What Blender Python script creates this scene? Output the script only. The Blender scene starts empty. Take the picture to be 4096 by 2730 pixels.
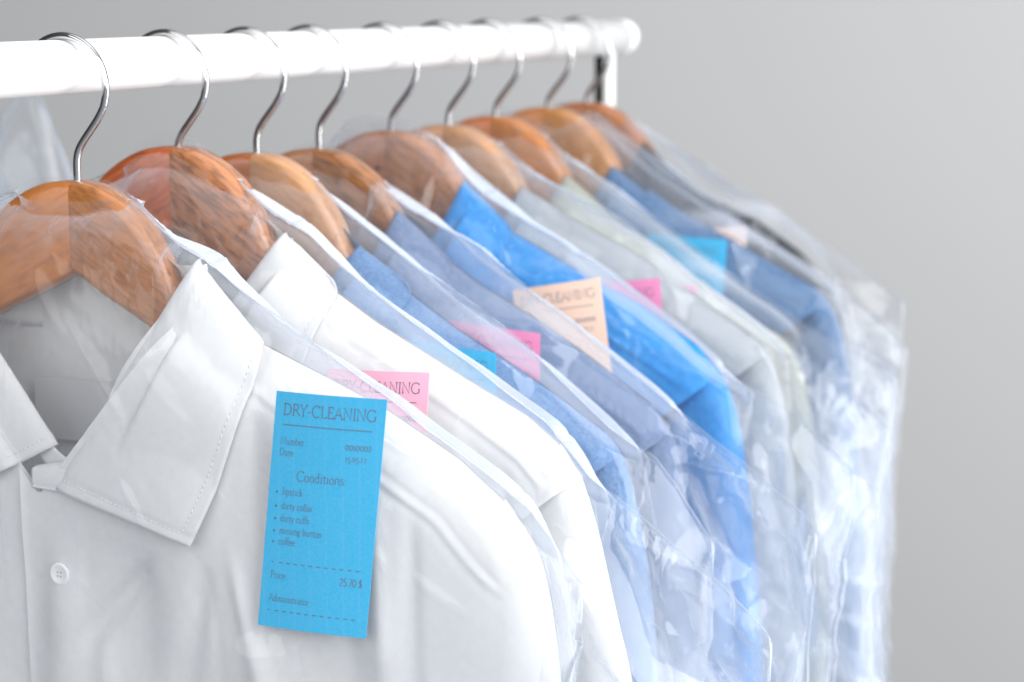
import bpy, bmesh, math, random
import numpy as np
from mathutils import Vector

# ------------------------------------------------------------------ camera
sc = bpy.context.scene
C = sc.collection
cam_d = bpy.data.cameras.new('camera')
cam = bpy.data.objects.new('camera', cam_d)
C.objects.link(cam)
cam.location = (0.62200, -0.81848, 0.03691)
cam.rotation_euler = (math.radians(90 - 9.27), 0, math.radians(25.57))
cam_d.sensor_width = 36
cam_d.lens = 76.5
cam_d.clip_start = 0.02
cam_d.clip_end = 60
cam_d.dof.use_dof = True
cam_d.dof.focus_distance = 0.965
cam_d.dof.aperture_fstop = 7.5
sc.camera = cam

# ------------------------------------------------------------------ world and lamps
WORLD_L, WORLD_R = 0.06, 0.70
w = bpy.data.worlds.new('World')
sc.world = w
w.use_nodes = True
bg = w.node_tree.nodes['Background']
bg.inputs[0].default_value = (0.93, 0.96, 1.0, 1)
bg.inputs[1].default_value = 1.0
_nt = w.node_tree                      # a dim studio: dark to the left, pale to the right
_tc = _nt.nodes.new('ShaderNodeTexCoord'); _sx = _nt.nodes.new('ShaderNodeSeparateXYZ')
_mr = _nt.nodes.new('ShaderNodeMapRange'); _mr.inputs[1].default_value = -0.75; _mr.inputs[2].default_value = 0.95
_mr.inputs[3].default_value = WORLD_L; _mr.inputs[4].default_value = WORLD_R
_nt.links.new(_tc.outputs['Generated'], _sx.inputs[0]); _nt.links.new(_sx.outputs[0], _mr.inputs[0]); _nt.links.new(_mr.outputs[0], bg.inputs[1])

def lamp(name, loc, target, size, size_y, power, col=(1, 1, 1)):
    d = bpy.data.lights.new(name, 'AREA')
    d.shape = 'RECTANGLE'
    d.size, d.size_y, d.energy, d.color = size, size_y, power, col
    o = bpy.data.objects.new(name, d)
    C.objects.link(o)
    o.location = loc
    o.rotation_euler = (Vector(target) - Vector(loc)).to_track_quat('-Z', 'Y').to_euler()
    return o

lamp('softbox_key', (1.85, -0.45, 0.8), (0.15, 0.45, -0.15), 1.7, 1.9, 63)
lamp('softbox_top', (0.2, 0.1, 1.7), (0.1, 0.2, -0.1), 1.6, 1.6, 10)
lamp('fill_front', (0.1, -2.6, 1.1), (0.1, 0.2, -0.2), 3.4, 2.4, 62)  # unseen fill, added to lift the shirt fronts and neck interior
lamp('fill_side', (1.55, 0.35, -0.35), (0.2, 0.35, -0.25), 0.7, 1.3, 13)  # unseen fill, added to brighten the bags' right edges and lower parts

sc.view_settings.view_transform = 'Standard'
sc.view_settings.look = 'None'
sc.view_settings.exposure = 0
sc.view_settings.gamma = 1
sc.view_settings.use_curve_mapping = False
sc.render.engine = 'CYCLES'
cy = sc.cycles
cy.use_denoising = True
cy.transparent_max_bounces = 64
cy.max_bounces = 10
cy.diffuse_bounces = 4
cy.glossy_bounces = 4
cy.transmission_bounces = 6
cy.caustics_reflective = False
cy.caustics_refractive = False
cy.sample_clamp_indirect = 4.0

# ------------------------------------------------------------------ helpers
def srgb(r, g, b):
    f = lambda c: (c / 255 / 12.92) if c / 255 <= 0.04045 else ((c / 255 + 0.055) / 1.055) ** 2.4
    return (f(r), f(g), f(b), 1)

def empty(name, loc):
    o = bpy.data.objects.new(name, None)
    o.empty_display_size = 0.02
    C.objects.link(o)
    o.location = loc
    return o

def tag(o, label=None, cat=None, group=None, kind=None):
    if label: o['label'] = label
    if cat: o['category'] = cat
    if group: o['group'] = group
    if kind: o['kind'] = kind
    return o

def mesh_obj(name, V, Fc, mat, parent=None, smooth=True):
    me = bpy.data.meshes.new(name)
    V = np.asarray(V, dtype=np.float32)
    Fa = np.asarray(Fc) if len(Fc) and all(len(f) == len(Fc[0]) for f in Fc[:50]) and isinstance(Fc, np.ndarray) else None
    if Fa is not None:
        k = Fa.shape[1]
        me.vertices.add(len(V))
        me.vertices.foreach_set('co', V.ravel())
        me.loops.add(Fa.size)
        me.loops.foreach_set('vertex_index', Fa.ravel().astype(np.int32))
        me.polygons.add(len(Fa))
        me.polygons.foreach_set('loop_start', np.arange(0, Fa.size, k, dtype=np.int32))
        me.polygons.foreach_set('loop_total', np.full(len(Fa), k, dtype=np.int32))
        me.update(calc_edges=True)
    else:
        me.from_pydata([tuple(map(float, v)) for v in V], [], [tuple(f) for f in Fc])
        me.update()
    if smooth:
        me.polygons.foreach_set('use_smooth', np.ones(len(me.polygons), dtype=bool))
    me.materials.append(mat)
    o = bpy.data.objects.new(name, me)
    C.objects.link(o)
    if parent: o.parent = parent
    return o

def grid_faces(nr, nc, off=0, flip=False, wrap=False):
    r = np.arange(nr - 1)[:, None]
    c = np.arange(nc if wrap else nc - 1)[None, :]
    c2 = (c + 1) % nc
    a = r * nc + c; b = r * nc + c2; d = (r + 1) * nc + c; e = (r + 1) * nc + c2
    q = np.stack([a, b, e, d] if not flip else [a, d, e, b], -1).reshape(-1, 4)
    return q + off

def local(W, D, H):
    """hanger-local (w right, d toward the front, h up) to x, y, z"""
    return np.stack([W, -D, H], -1)

def tube(path, rad, n=14, cap=True):
    P = [Vector(p) for p in path]
    V, Fc = [], []
    up = Vector((0, 1, 0))
    for i, p in enumerate(P):
        t = (P[min(i + 1, len(P) - 1)] - P[max(i - 1, 0)]).normalized()
        u = up - t * up.dot(t)
        if u.length < 1e-4:
            u = Vector((1, 0, 0)) - t * t.x
        u.normalize(); v = t.cross(u)
        r = rad[i] if hasattr(rad, '__len__') else rad
        for k in range(n):
            a = 2 * math.pi * k / n
            V.append(p + (u * math.cos(a) + v * math.sin(a)) * r)
    for i in range(len(P) - 1):
        for k in range(n):
            Fc.append((i * n + k, i * n + (k + 1) % n, (i + 1) * n + (k + 1) % n, (i + 1) * n + k))
    if cap:
        Fc.append(tuple(range(n - 1, -1, -1)))
        Fc.append(tuple((len(P) - 1) * n + k for k in range(n)))
    return V, Fc

def spline(pts, n):
    """smooth curve through points, n samples"""
    P = np.array(pts, float)
    t = np.r_[0, np.cumsum(np.linalg.norm(np.diff(P, axis=0), axis=1))]
    m = np.zeros_like(P)
    m[1:-1] = (P[2:] - P[:-2]) / (t[2:] - t[:-2])[:, None]
    m[0] = (P[1] - P[0]) / (t[1] - t[0]); m[-1] = (P[-1] - P[-2]) / (t[-1] - t[-2])
    q = np.linspace(0, t[-1], n)
    i = np.clip(np.searchsorted(t, q, side='right') - 1, 0, len(t) - 2)
    h = (t[i + 1] - t[i]); s = ((q - t[i]) / h)[:, None]; h = h[:, None]
    return ((2 * s**3 - 3 * s**2 + 1) * P[i] + (s**3 - 2 * s**2 + s) * h * m[i]
            + (-2 * s**3 + 3 * s**2) * P[i + 1] + (s**3 - s**2) * h * m[i + 1])

class Noise:
    def __init__(self, seed):
        self.r = np.random.RandomState(seed)
        self.t = self.r.rand(257, 257)
    def __call__(self, x, y):
        x = np.asarray(x, float) + 1000; y = np.asarray(y, float) + 1000
        xi = np.floor(x).astype(int); yi = np.floor(y).astype(int)
        fx = x - xi; fy = y - yi
        fx = fx * fx * fx * (fx * (fx * 6 - 15) + 10); fy = fy * fy * fy * (fy * (fy * 6 - 15) + 10)
        a, b = xi % 256, yi % 256; a2, b2 = (xi + 1) % 256, (yi + 1) % 256
        t = self.t
        return ((t[a, b] * (1 - fx) + t[a2, b] * fx) * (1 - fy) + (t[a, b2] * (1 - fx) + t[a2, b2] * fx) * fy) * 2 - 1
    def fbm(self, x, y, o=3):
        s = 0
        for k in range(o):
            s = s + self(x * 2**k + 13.7 * k, y * 2**k + 7.1 * k) * 0.5**k
        return s

def smooth(a, b, x):
    t = np.clip((x - a) / (b - a), 0, 1)
    return t * t * (3 - 2 * t)

def gridcoords(a, b, dense_a, dense_b, fine, coarse):
    out = [a]
    while out[-1] < b:
        st = fine if dense_a <= out[-1] <= dense_b else coarse
        out.append(out[-1] + st)
    out[-1] = b
    return np.array(out)

# ------------------------------------------------------------------ materials
def new_mat(name):
    m = bpy.data.materials.new(name)
    m.use_nodes = True
    nt = m.node_tree
    return m, nt, nt.nodes['Principled BSDF']

def N(nt, t, **kw):
    n = nt.nodes.new(t)
    for k, v in kw.items():
        setattr(n, k, v)
    return n

def simple(name, col, rough=0.5, metal=0.0, spec=0.5):
    m, nt, p = new_mat(name)
    p.inputs['Base Color'].default_value = col
    p.inputs['Roughness'].default_value = rough
    p.inputs['Metallic'].default_value = metal
    p.inputs['Specular IOR Level'].default_value = spec
    return m

def fabric(name, col, mottle=0.06, weave=0.15, col2=None, scale=1.0):
    m, nt, p = new_mat(name)
    L = nt.links.new
    tc = N(nt, 'ShaderNodeTexCoord')
    n1 = N(nt, 'ShaderNodeTexNoise'); n1.inputs['Scale'].default_value = 260 * scale; n1.inputs['Detail'].default_value = 4
    L(tc.outputs['Object'], n1.inputs['Vector'])
    mp = N(nt, 'ShaderNodeMapRange')
    mp.inputs[1].default_value = 0.3; mp.inputs[2].default_value = 0.7
    L(n1.outputs['Fac'], mp.inputs[0])
    mx = N(nt, 'ShaderNodeMix', data_type='RGBA')
    c = col
    d = col2 or tuple(v * (1 - mottle * 3) for v in c[:3]) + (1,)
    mx.inputs['A'].default_value = d
    mx.inputs['B'].default_value = c
    L(mp.outputs[0], mx.inputs['Factor'])
    L(mx.outputs['Result'], p.inputs['Base Color'])
    p.inputs['Roughness'].default_value = 0.85
    p.inputs['Specular IOR Level'].default_value = 0.2
    p.inputs['Sheen Weight'].default_value = 0.15
    # woven threads
    w1 = N(nt, 'ShaderNodeTexWave', wave_type='BANDS', bands_direction='X'); w1.inputs['Scale'].default_value = 480; w1.inputs['Distortion'].default_value = 0.6
    w2 = N(nt, 'ShaderNodeTexWave', wave_type='BANDS', bands_direction='Z'); w2.inputs['Scale'].default_value = 480; w2.inputs['Distortion'].default_value = 0.6
    L(tc.outputs['Object'], w1.inputs['Vector']); L(tc.outputs['Object'], w2.inputs['Vector'])
    ad = N(nt, 'ShaderNodeMath', operation='ADD'); L(w1.outputs['Fac'], ad.inputs[0]); L(w2.outputs['Fac'], ad.inputs[1])
    n2 = N(nt, 'ShaderNodeTexNoise'); n2.inputs['Scale'].default_value = 45; n2.inputs['Detail'].default_value = 3
    L(tc.outputs['Object'], n2.inputs['Vector'])
    ad2 = N(nt, 'ShaderNodeMath', operation='MULTIPLY_ADD'); L(n2.outputs['Fac'], ad2.inputs[0]); ad2.inputs[1].default_value = 4.0; L(ad.outputs[0], ad2.inputs[2])
    b = N(nt, 'ShaderNodeBump'); b.inputs['Strength'].default_value = weave; b.inputs['Distance'].default_value = 0.0004
    L(ad2.outputs[0], b.inputs['Height']); L(b.outputs['Normal'], p.inputs['Normal'])
    # a little light passes through the cloth
    tr = N(nt, 'ShaderNodeBsdfTranslucent'); L(mx.outputs['Result'], tr.inputs['Color'])
    ms = N(nt, 'ShaderNodeMixShader'); ms.inputs[0].default_value = 0.27 if 'white' in name else 0.22
    out = nt.nodes['Material Output']
    L(p.outputs[0], ms.inputs[1]); L(tr.outputs[0], ms.inputs[2]); L(ms.outputs[0], out.inputs['Surface'])
    return m

def film_mat(name, tint=(0.975, 0.982, 0.99), haze=0.035, seed=0.0):
    m, nt, p = new_mat(name)
    nt.nodes.remove(p)
    L = nt.links.new
    out = nt.nodes['Material Output']
    tc = N(nt, 'ShaderNodeTexCoord')
    mpn = N(nt, 'ShaderNodeMapping'); mpn.inputs['Location'].default_value = (seed * 1.37, seed * 0.73, seed); mpn.inputs['Scale'].default_value = (1, 1, 0.45)
    L(tc.outputs['Object'], mpn.inputs['Vector'])
    # crinkles: ridged noise at two sizes
    n1 = N(nt, 'ShaderNodeTexNoise', noise_type='RIDGED_MULTIFRACTAL'); n1.inputs['Scale'].default_value = 22; n1.inputs['Detail'].default_value = 3; n1.inputs['Distortion'].default_value = 0.4
    n2 = N(nt, 'ShaderNodeTexNoise'); n2.inputs['Scale'].default_value = 60; n2.inputs['Detail'].default_value = 2
    L(mpn.outputs[0], n1.inputs['Vector']); L(mpn.outputs[0], n2.inputs['Vector'])
    ma = N(nt, 'ShaderNodeMath', operation='MULTIPLY_ADD'); L(n2.outputs['Fac'], ma.inputs[0]); ma.inputs[1].default_value = 0.5; L(n1.outputs['Fac'], ma.inputs[2])
    b = N(nt, 'ShaderNodeBump'); b.inputs['Strength'].default_value = 0.12; b.inputs['Distance'].default_value = 0.0010
    L(ma.outputs[0], b.inputs['Height'])
    lw = N(nt, 'ShaderNodeLayerWeight'); lw.inputs['Blend'].default_value = 0.5
    pw = N(nt, 'ShaderNodeMath', operation='POWER'); L(lw.outputs['Facing'], pw.inputs[0]); pw.inputs[1].default_value = 4.0
    fr = N(nt, 'ShaderNodeMath', operation='MULTIPLY_ADD', use_clamp=True); L(pw.outputs[0], fr.inputs[0]); fr.inputs[1].default_value = 0.6; fr.inputs[2].default_value = 0.04
    tr = N(nt, 'ShaderNodeBsdfTransparent'); tr.inputs['Color'].default_value = tint + (1,)
    gl = N(nt, 'ShaderNodeBsdfGlossy'); gl.inputs['Roughness'].default_value = 0.13
    L(b.outputs['Normal'], gl.inputs['Normal'])
    m1 = N(nt, 'ShaderNodeMixShader'); L(fr.outputs[0], m1.inputs[0]); L(tr.outputs[0], m1.inputs[1]); L(gl.outputs[0], m1.inputs[2])
    df = N(nt, 'ShaderNodeBsdfDiffuse'); df.inputs['Color'].default_value = (0.81, 0.875, 0.985, 1)
    tl = N(nt, 'ShaderNodeBsdfTranslucent'); tl.inputs['Color'].default_value = (0.81, 0.875, 0.985, 1)
    mh = N(nt, 'ShaderNodeMixShader'); mh.inputs[0].default_value = 0.35; L(df.outputs[0], mh.inputs[1]); L(tl.outputs[0], mh.inputs[2])
    p2 = N(nt, 'ShaderNodeMath', operation='POWER'); L(lw.outputs['Facing'], p2.inputs[0]); p2.inputs[1].default_value = 2.1
    hz = N(nt, 'ShaderNodeMath', operation='MULTIPLY_ADD', use_clamp=True); L(p2.outputs[0], hz.inputs[0]); hz.inputs[1].default_value = 0.95; hz.inputs[2].default_value = haze
    at = N(nt, 'ShaderNodeAttribute', attribute_name='crumple')
    hz2 = N(nt, 'ShaderNodeMath', operation='MULTIPLY_ADD', use_clamp=True); L(at.outputs['Fac'], hz2.inputs[0]); hz2.inputs[1].default_value = 0.11; L(hz.outputs[0], hz2.inputs[2])
    m2 = N(nt, 'ShaderNodeMixShader'); L(hz2.outputs[0], m2.inputs[0]); L(m1.outputs[0], m2.inputs[1]); L(mh.outputs[0], m2.inputs[2])
    L(m2.outputs[0], out.inputs['Surface'])
    return m

def wood(name, light, dark, seed, slope, rough=0.28, figure=1.0):
    """slope: direction of the grain in the hanger's plane (radians)"""
    m, nt, p = new_mat(name)
    L = nt.links.new
    tc = N(nt, 'ShaderNodeTexCoord')
    m1 = N(nt, 'ShaderNodeMapping', vector_type='POINT')
    m1.inputs['Rotation'].default_value = (0, -slope, 0)
    L(tc.outputs['Object'], m1.inputs['Vector'])
    m2 = N(nt, 'ShaderNodeMapping'); m2.inputs['Location'].default_value = (seed * 3.1, seed * 1.7, seed * 2.3); m2.inputs['Scale'].default_value = (7, 36, 60)
    L(m1.outputs[0], m2.inputs['Vector'])
    n1 = N(nt, 'ShaderNodeTexNoise'); n1.inputs['Scale'].default_value = 1.0; n1.inputs['Detail'].default_value = 3; n1.inputs['Distortion'].default_value = 1.2
    L(m2.outputs[0], n1.inputs['Vector'])
    # growth rings from the noise field
    ml = N(nt, 'ShaderNodeMath', operation='MULTIPLY'); L(n1.outputs['Fac'], ml.inputs[0]); ml.inputs[1].default_value = 17
    sn = N(nt, 'ShaderNodeMath', operation='SINE'); L(ml.outputs[0], sn.inputs[0])
    mr = N(nt, 'ShaderNodeMapRange'); mr.inputs[1].default_value = -1; mr.inputs[2].default_value = 1
    L(sn.outputs[0], mr.inputs[0])
    m3 = N(nt, 'ShaderNodeMapping'); m3.inputs['Scale'].default_value = (80, 480, 480); m3.inputs['Location'].default_value = (seed, seed * 5, 0)
    L(m1.outputs[0], m3.inputs['Vector'])
    n2 = N(nt, 'ShaderNodeTexNoise'); n2.inputs['Scale'].default_value = 1.0; n2.inputs['Detail'].default_value = 3
    L(m3.outputs[0], n2.inputs['Vector'])
    n3 = N(nt, 'ShaderNodeTexNoise'); n3.inputs['Scale'].default_value = 14; n3.inputs['Detail'].default_value = 2
    L(m2.outputs[0], n3.inputs['Vector']); n3.inputs['Scale'].default_value = 0.35
    a1 = N(nt, 'ShaderNodeMath', operation='MULTIPLY_ADD'); L(mr.outputs[0], a1.inputs[0]); a1.inputs[1].default_value = 0.16 * figure
    ms_ = N(nt, 'ShaderNodeMapRange'); ms_.inputs[1].default_value = 0.42; ms_.inputs[2].default_value = 0.66; L(n2.outputs['Fac'], ms_.inputs[0])
    a2 = N(nt, 'ShaderNodeMath', operation='MULTIPLY'); L(ms_.outputs[0], a2.inputs[0]); a2.inputs[1].default_value = 0.62 * figure
    L(a2.outputs[0], a1.inputs[2])
    a3 = N(nt, 'ShaderNodeMath', operation='MULTIPLY_ADD', use_clamp=True); L(n3.outputs['Fac'], a3.inputs[0]); a3.inputs[1].default_value = 0.45; L(a1.outputs[0], a3.inputs[2])
    cr = N(nt, 'ShaderNodeValToRGB')
    cr.color_ramp.elements[0].position = 0.25; cr.color_ramp.elements[0].color = light
    cr.color_ramp.elements[1].position = 0.95; cr.color_ramp.elements[1].color = dark
    L(a3.outputs[0], cr.inputs[0]); L(cr.outputs[0], p.inputs['Base Color'])
    p.inputs['Roughness'].default_value = rough
    p.inputs['Coat Weight'].default_value = 0.35
    p.inputs['Coat Roughness'].default_value = 0.12
    b = N(nt, 'ShaderNodeBump'); b.inputs['Strength'].default_value = 0.08; b.inputs['Distance'].default_value = 0.0005
    L(n2.outputs['Fac'], b.inputs['Height']); L(b.outputs['Normal'], p.inputs['Normal'])
    return m

def paper(name, col):
    m, nt, p = new_mat(name)
    L = nt.links.new
    tc = N(nt, 'ShaderNodeTexCoord')
    n1 = N(nt, 'ShaderNodeTexNoise'); n1.inputs['Scale'].default_value = 900; n1.inputs['Detail'].default_value = 3
    wv = N(nt, 'ShaderNodeTexWave', wave_type='BANDS', bands_direction='X'); wv.inputs['Scale'].default_value = 40; wv.inputs['Distortion'].default_value = 0.8
    L(tc.outputs['Object'], n1.inputs['Vector']); L(tc.outputs['Object'], wv.inputs['Vector'])
    pw = N(nt, 'ShaderNodeMath', operation='POWER'); L(wv.outputs['Fac'], pw.inputs[0]); pw.inputs[1].default_value = 24
    ma = N(nt, 'ShaderNodeMath', operation='MULTIPLY_ADD', use_clamp=True); L(pw.outputs[0], ma.inputs[0]); ma.inputs[1].default_value = 0.022
    ms = N(nt, 'ShaderNodeMath', operation='MULTIPLY'); L(n1.outputs['Fac'], ms.inputs[0]); ms.inputs[1].default_value = 0.12
    L(ms.outputs[0], ma.inputs[2])
    mx = N(nt, 'ShaderNodeMix', data_type='RGBA'); mx.inputs['A'].default_value = col; mx.inputs['B'].default_value = (0.75, 0.78, 0.82, 1)
    L(ma.outputs[0], mx.inputs['Factor']); L(mx.outputs['Result'], p.inputs['Base Color'])
    p.inputs['Roughness'].default_value = 0.75
    p.inputs['Specular IOR Level'].default_value = 0.25
    return m

def wall_mat():
    m, nt, p = new_mat('wall_paint')
    L = nt.links.new
    tc = N(nt, 'ShaderNodeTexCoord')
    n = N(nt, 'ShaderNodeTexNoise'); n.inputs['Scale'].default_value = 220; n.inputs['Detail'].default_value = 3
    L(tc.outputs['Object'], n.inputs['Vector'])
    b = N(nt, 'ShaderNodeBump'); b.inputs['Strength'].default_value = 0.1; b.inputs['Distance'].default_value = 0.001
    L(n.outputs['Fac'], b.inputs['Height']); L(b.outputs['Normal'], p.inputs['Normal'])
    p.inputs['Base Color'].default_value = (0.51, 0.51, 0.51, 1)
    p.inputs['Roughness'].default_value = 0.9
    p.inputs['Specular IOR Level'].default_value = 0.2
    return m

M_chrome = simple('chrome', (0.60, 0.60, 0.61, 1), 0.06, 1.0)
M_rail = simple('white_enamel', (0.93, 0.93, 0.93, 1), 0.5)
M_button = simple('button_plastic', (0.75, 0.75, 0.75, 1), 0.25)
M_ink = simple('printed_ink', (0.11, 0.15, 0.22, 1), 0.7)
M_thread = simple('thread', (0.68, 0.68, 0.69, 1), 0.8)

# ------------------------------------------------------------------ the setting: wall
wallV = [(-4.5, 1.62, -2.2), (4.5, 1.62, -2.2), (4.5, 1.62, 2.4), (-4.5, 1.62, 2.4),
         (-4.5, 1.72, -2.2), (4.5, 1.72, -2.2), (4.5, 1.72, 2.4), (-4.5, 1.72, 2.4)]
wallF = [(0, 1, 2, 3), (5, 4, 7, 6), (1, 5, 6, 2), (4, 0, 3, 7), (3, 2, 6, 7), (4, 5, 1, 0)]
wall = mesh_obj('wall', wallV, wallF, wall_mat(), smooth=False)
tag(wall, 'plain light grey wall behind the clothes rail', 'wall', kind='structure')

# ------------------------------------------------------------------ clothes rail
RR = 0.0125
rail = empty('clothes_rail', (0, 0.635, -1.62))
tag(rail, 'white round clothes rail on a metal post that carries all the hangers', 'clothes rail')
oz = 1.62; oy = -0.635
V, Fc = tube([(0, -1.1 + oy, oz), (0, -0.4 + oy, oz), (0, 0.2 + oy, oz), (0, 0.659 + oy, oz)], RR, 48)
mesh_obj('rail_tube', V, Fc, M_rail, rail)
prof = [(0.6592, 0.0125), (0.6670, 0.0125), (0.6720, 0.0120), (0.6750, 0.0106), (0.6767, 0.0085), (0.6776, 0.005), (0.6778, 0.0008)]
V, Fc = tube([(0, y + oy, oz) for y, r in prof], [r for y, r in prof], 48)
mesh_obj('end_cap', V, Fc, M_rail, rail)
V, Fc = tube([(0.004, 0, 0.0), (0.004, 0, 0.8), (0.004, 0, oz - 0.008)], 0.0042, 28)
mesh_obj('post', V, Fc, M_rail, rail)
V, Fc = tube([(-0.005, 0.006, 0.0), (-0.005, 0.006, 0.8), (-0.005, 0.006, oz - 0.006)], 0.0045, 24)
mesh_obj('post_shadow_side', V, Fc, simple('post_shade_green', (0.02, 0.03, 0.025, 1), 0.25), rail)  # dark tube added to stand in for the post's shaded left side
V, Fc = tube([(0, -0.25, 0.012), (0, 0.0, 0.012), (0, 0.25, 0.012)], 0.012, 20)
mesh_obj('foot', V, Fc, M_rail, rail)

# ------------------------------------------------------------------ hangers
HX = 0.008
HY = [0.0, 0.0817, 0.1545, 0.2184, 0.3007, 0.3740, 0.4399, 0.5201, 0.5859]
HZ = [-0.0517, -0.0412, -0.0494, -0.0514, -0.0464, -0.0473, -0.0454, -0.0439, -0.0435]

ARM_TOP = [(0, 0), (8, -0.3), (17, -2), (27, -6.5), (38, -14), (47, -24), (54, -35), (59, -46), (66, -56), (85, -72), (120, -94), (150, -112), (168, -124)]
ARM_TIP = [(175, -131), (177, -138), (172, -143)]
ARM_BOT = [(162, -142), (135, -125), (105, -104), (75, -82), (42, -63.5), (20, -53), (0, -43)]

def arm_mesh(side):
    top = spline(ARM_TOP, 60); tip = np.array(ARM_TIP, float); bot = spline(ARM_BOT, 44)
    out = np.vstack([top, tip, bot]) / 1000.0
    n = len(out)
    bm = bmesh.new()
    def sweep(x):
        return 0.0085 * (1 - math.exp(-x / 0.045))
    T = 0.0072
    rings = [(0.0022, -T), (0.0007, -T + 0.0007), (0, -T + 0.0022), (0, T - 0.0045), (0.0010, T - 0.0022), (0.0026, T - 0.0007), (0.0052, T)]
    # inward offset of the outline (keeps the mid seam straight)
    t = np.roll(out, -1, 0) - np.roll(out, 1, 0)
    nrm = np.stack([t[:, 1], -t[:, 0]], -1); nrm /= np.linalg.norm(nrm, axis=1)[:, None] + 1e-9
    nrm[0] = (0, -1); nrm[-1] = (0, 1)
    vs = []
    for ins, d in rings:
        q = out + nrm * ins
        q[0, 0] = q[-1, 0] = 0.0
        q[:, 0] = np.maximum(q[:, 0], 0.0)
        vs.append([bm.verts.new((side * (x + 0.00006), -(d * (1 - 0.45 * min(1, max(0, (x - 0.05) / 0.1))) + sweep(x) * (1 - 0.5 * min(1, max(0, (x - 0.06) / 0.1)))), z)) for x, z in q])
    for a, b in zip(vs[:-1], vs[1:]):
        for k in range(n):
            k2 = (k + 1) % n
            f = (a[k], a[k2], b[k2], b[k])
            bm.faces.new(f if side > 0 else f[::-1])
    # front and back faces as strips between the top and bottom outlines
    def cap(ring, flip):
        nt_ = 62; nb = n - nt_
        T_ = ring[:nt_]; B_ = ring[nt_:][::-1]
        i = j = 0
        while i < len(T_) - 1 or j < len(B_) - 1:
            if j == len(B_) - 1 or (i < len(T_) - 1 and abs(T_[i + 1].co.x) <= abs(B_[j + 1].co.x)):
                f = (T_[i], T_[i + 1], B_[j]); i += 1
            else:
                f = (T_[i], B_[j + 1], B_[j]); j += 1
            try: bm.faces.new(f if flip else f[::-1])
            except ValueError: pass
    cap(vs[-1], side < 0); cap(vs[0], side > 0)
    bmesh.ops.recalc_face_normals(bm, faces=bm.faces[:])
    me = bpy.data.meshes.new('hanger_arm')
    bm.to_mesh(me); bm.free()
    me.polygons.foreach_set('use_smooth', np.ones(len(me.polygons), dtype=bool))
    return me

def with_mat(me, mat):
    me = me.copy(); me.materials.clear(); me.materials.append(mat)
    try: me.set_sharp_from_angle(angle=math.radians(38))
    except Exception: pass
    return me

armR, armL = arm_mesh(1), arm_mesh(-1)

def hook_path(top):
    P = []
    for a in np.linspace(math.radians(192), math.radians(-22), 34):
        P.append((-0.006 + 0.0235 * math.cos(a), top - 0.0235 + 0.0235 * math.sin(a)))
    P += [(0.0125, top - 0.0375), (0.0085, top - 0.0425), (0.0046, top - 0.0472), (0.0018, top - 0.0512), (0.0005, top - 0.0545)]
    lo = -0.006
    if top - 0.0545 > 0.004:
        P += [(0.0, top - 0.058), (0, 0.002)]
    P += [(0, lo)]
    P = np.array(P)
    Q = np.vstack([P[:34], spline(P[33:], 30)[1:]])
    return [(x, 0, z) for x, z in Q]

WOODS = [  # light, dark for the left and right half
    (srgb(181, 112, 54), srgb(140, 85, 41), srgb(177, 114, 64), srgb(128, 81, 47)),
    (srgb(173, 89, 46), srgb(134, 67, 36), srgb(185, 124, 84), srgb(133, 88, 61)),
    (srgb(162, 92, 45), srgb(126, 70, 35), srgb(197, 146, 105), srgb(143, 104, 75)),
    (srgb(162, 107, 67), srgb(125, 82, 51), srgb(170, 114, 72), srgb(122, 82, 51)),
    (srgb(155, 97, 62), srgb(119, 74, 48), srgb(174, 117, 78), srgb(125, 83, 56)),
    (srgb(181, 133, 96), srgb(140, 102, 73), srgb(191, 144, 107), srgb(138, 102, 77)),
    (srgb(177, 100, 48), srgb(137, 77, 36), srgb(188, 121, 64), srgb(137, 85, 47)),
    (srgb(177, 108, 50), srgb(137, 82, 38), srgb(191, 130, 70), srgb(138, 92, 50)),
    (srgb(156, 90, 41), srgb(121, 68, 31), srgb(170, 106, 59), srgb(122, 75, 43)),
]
HL = ['amber wooden hanger nearest the camera, its dome bare above the film neckline',
      'reddish wooden hanger with bold dark grain holding the second white shirt',
      'honey wooden hanger holding the pale blue chambray shirt',
      'plain russet wooden hanger holding the grey lavender shirt',
      'brown wooden hanger with a dark knot above the vivid blue shirt collar',
      'pale blond wooden hanger holding the light grey shirt',
      'orange wooden hanger holding the pale sage shirt',
      'golden tan wooden hanger holding the denim blue shirt',
      'dark orange wooden hanger beside the metal post, holding the charcoal shirt']
for i in range(9):
    hg = empty('clothes_hanger', (HX, HY[i], HZ[i]))
    tag(hg, HL[i], 'clothes hanger', 'wooden hangers on the rail')
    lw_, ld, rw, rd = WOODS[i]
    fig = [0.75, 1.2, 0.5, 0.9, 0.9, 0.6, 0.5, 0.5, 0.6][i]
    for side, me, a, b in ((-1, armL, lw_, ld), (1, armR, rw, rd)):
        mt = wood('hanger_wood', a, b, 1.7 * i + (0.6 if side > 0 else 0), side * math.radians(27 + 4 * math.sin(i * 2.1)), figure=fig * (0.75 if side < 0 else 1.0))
        o = bpy.data.objects.new('arm', with_mat(me, mt)); C.objects.link(o); o.parent = hg
    top = -HZ[i] + RR + 0.0019
    V, Fc = tube(hook_path(top), 0.0018, 16)
    mesh_obj('hook', V, Fc, M_chrome, hg)
    if i == 4:      # the dark knot
        V, Fc = tube([(-0.0080, -0.0078, -0.0228), (-0.0048, -0.0072, -0.0213), (-0.0014, -0.0066, -0.0202)], [0.0004, 0.0017, 0.0004], 10)
        mesh_obj('wood_knot', V, Fc, simple('knot', (0.02, 0.012, 0.008, 1), 0.6), hg)

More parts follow.
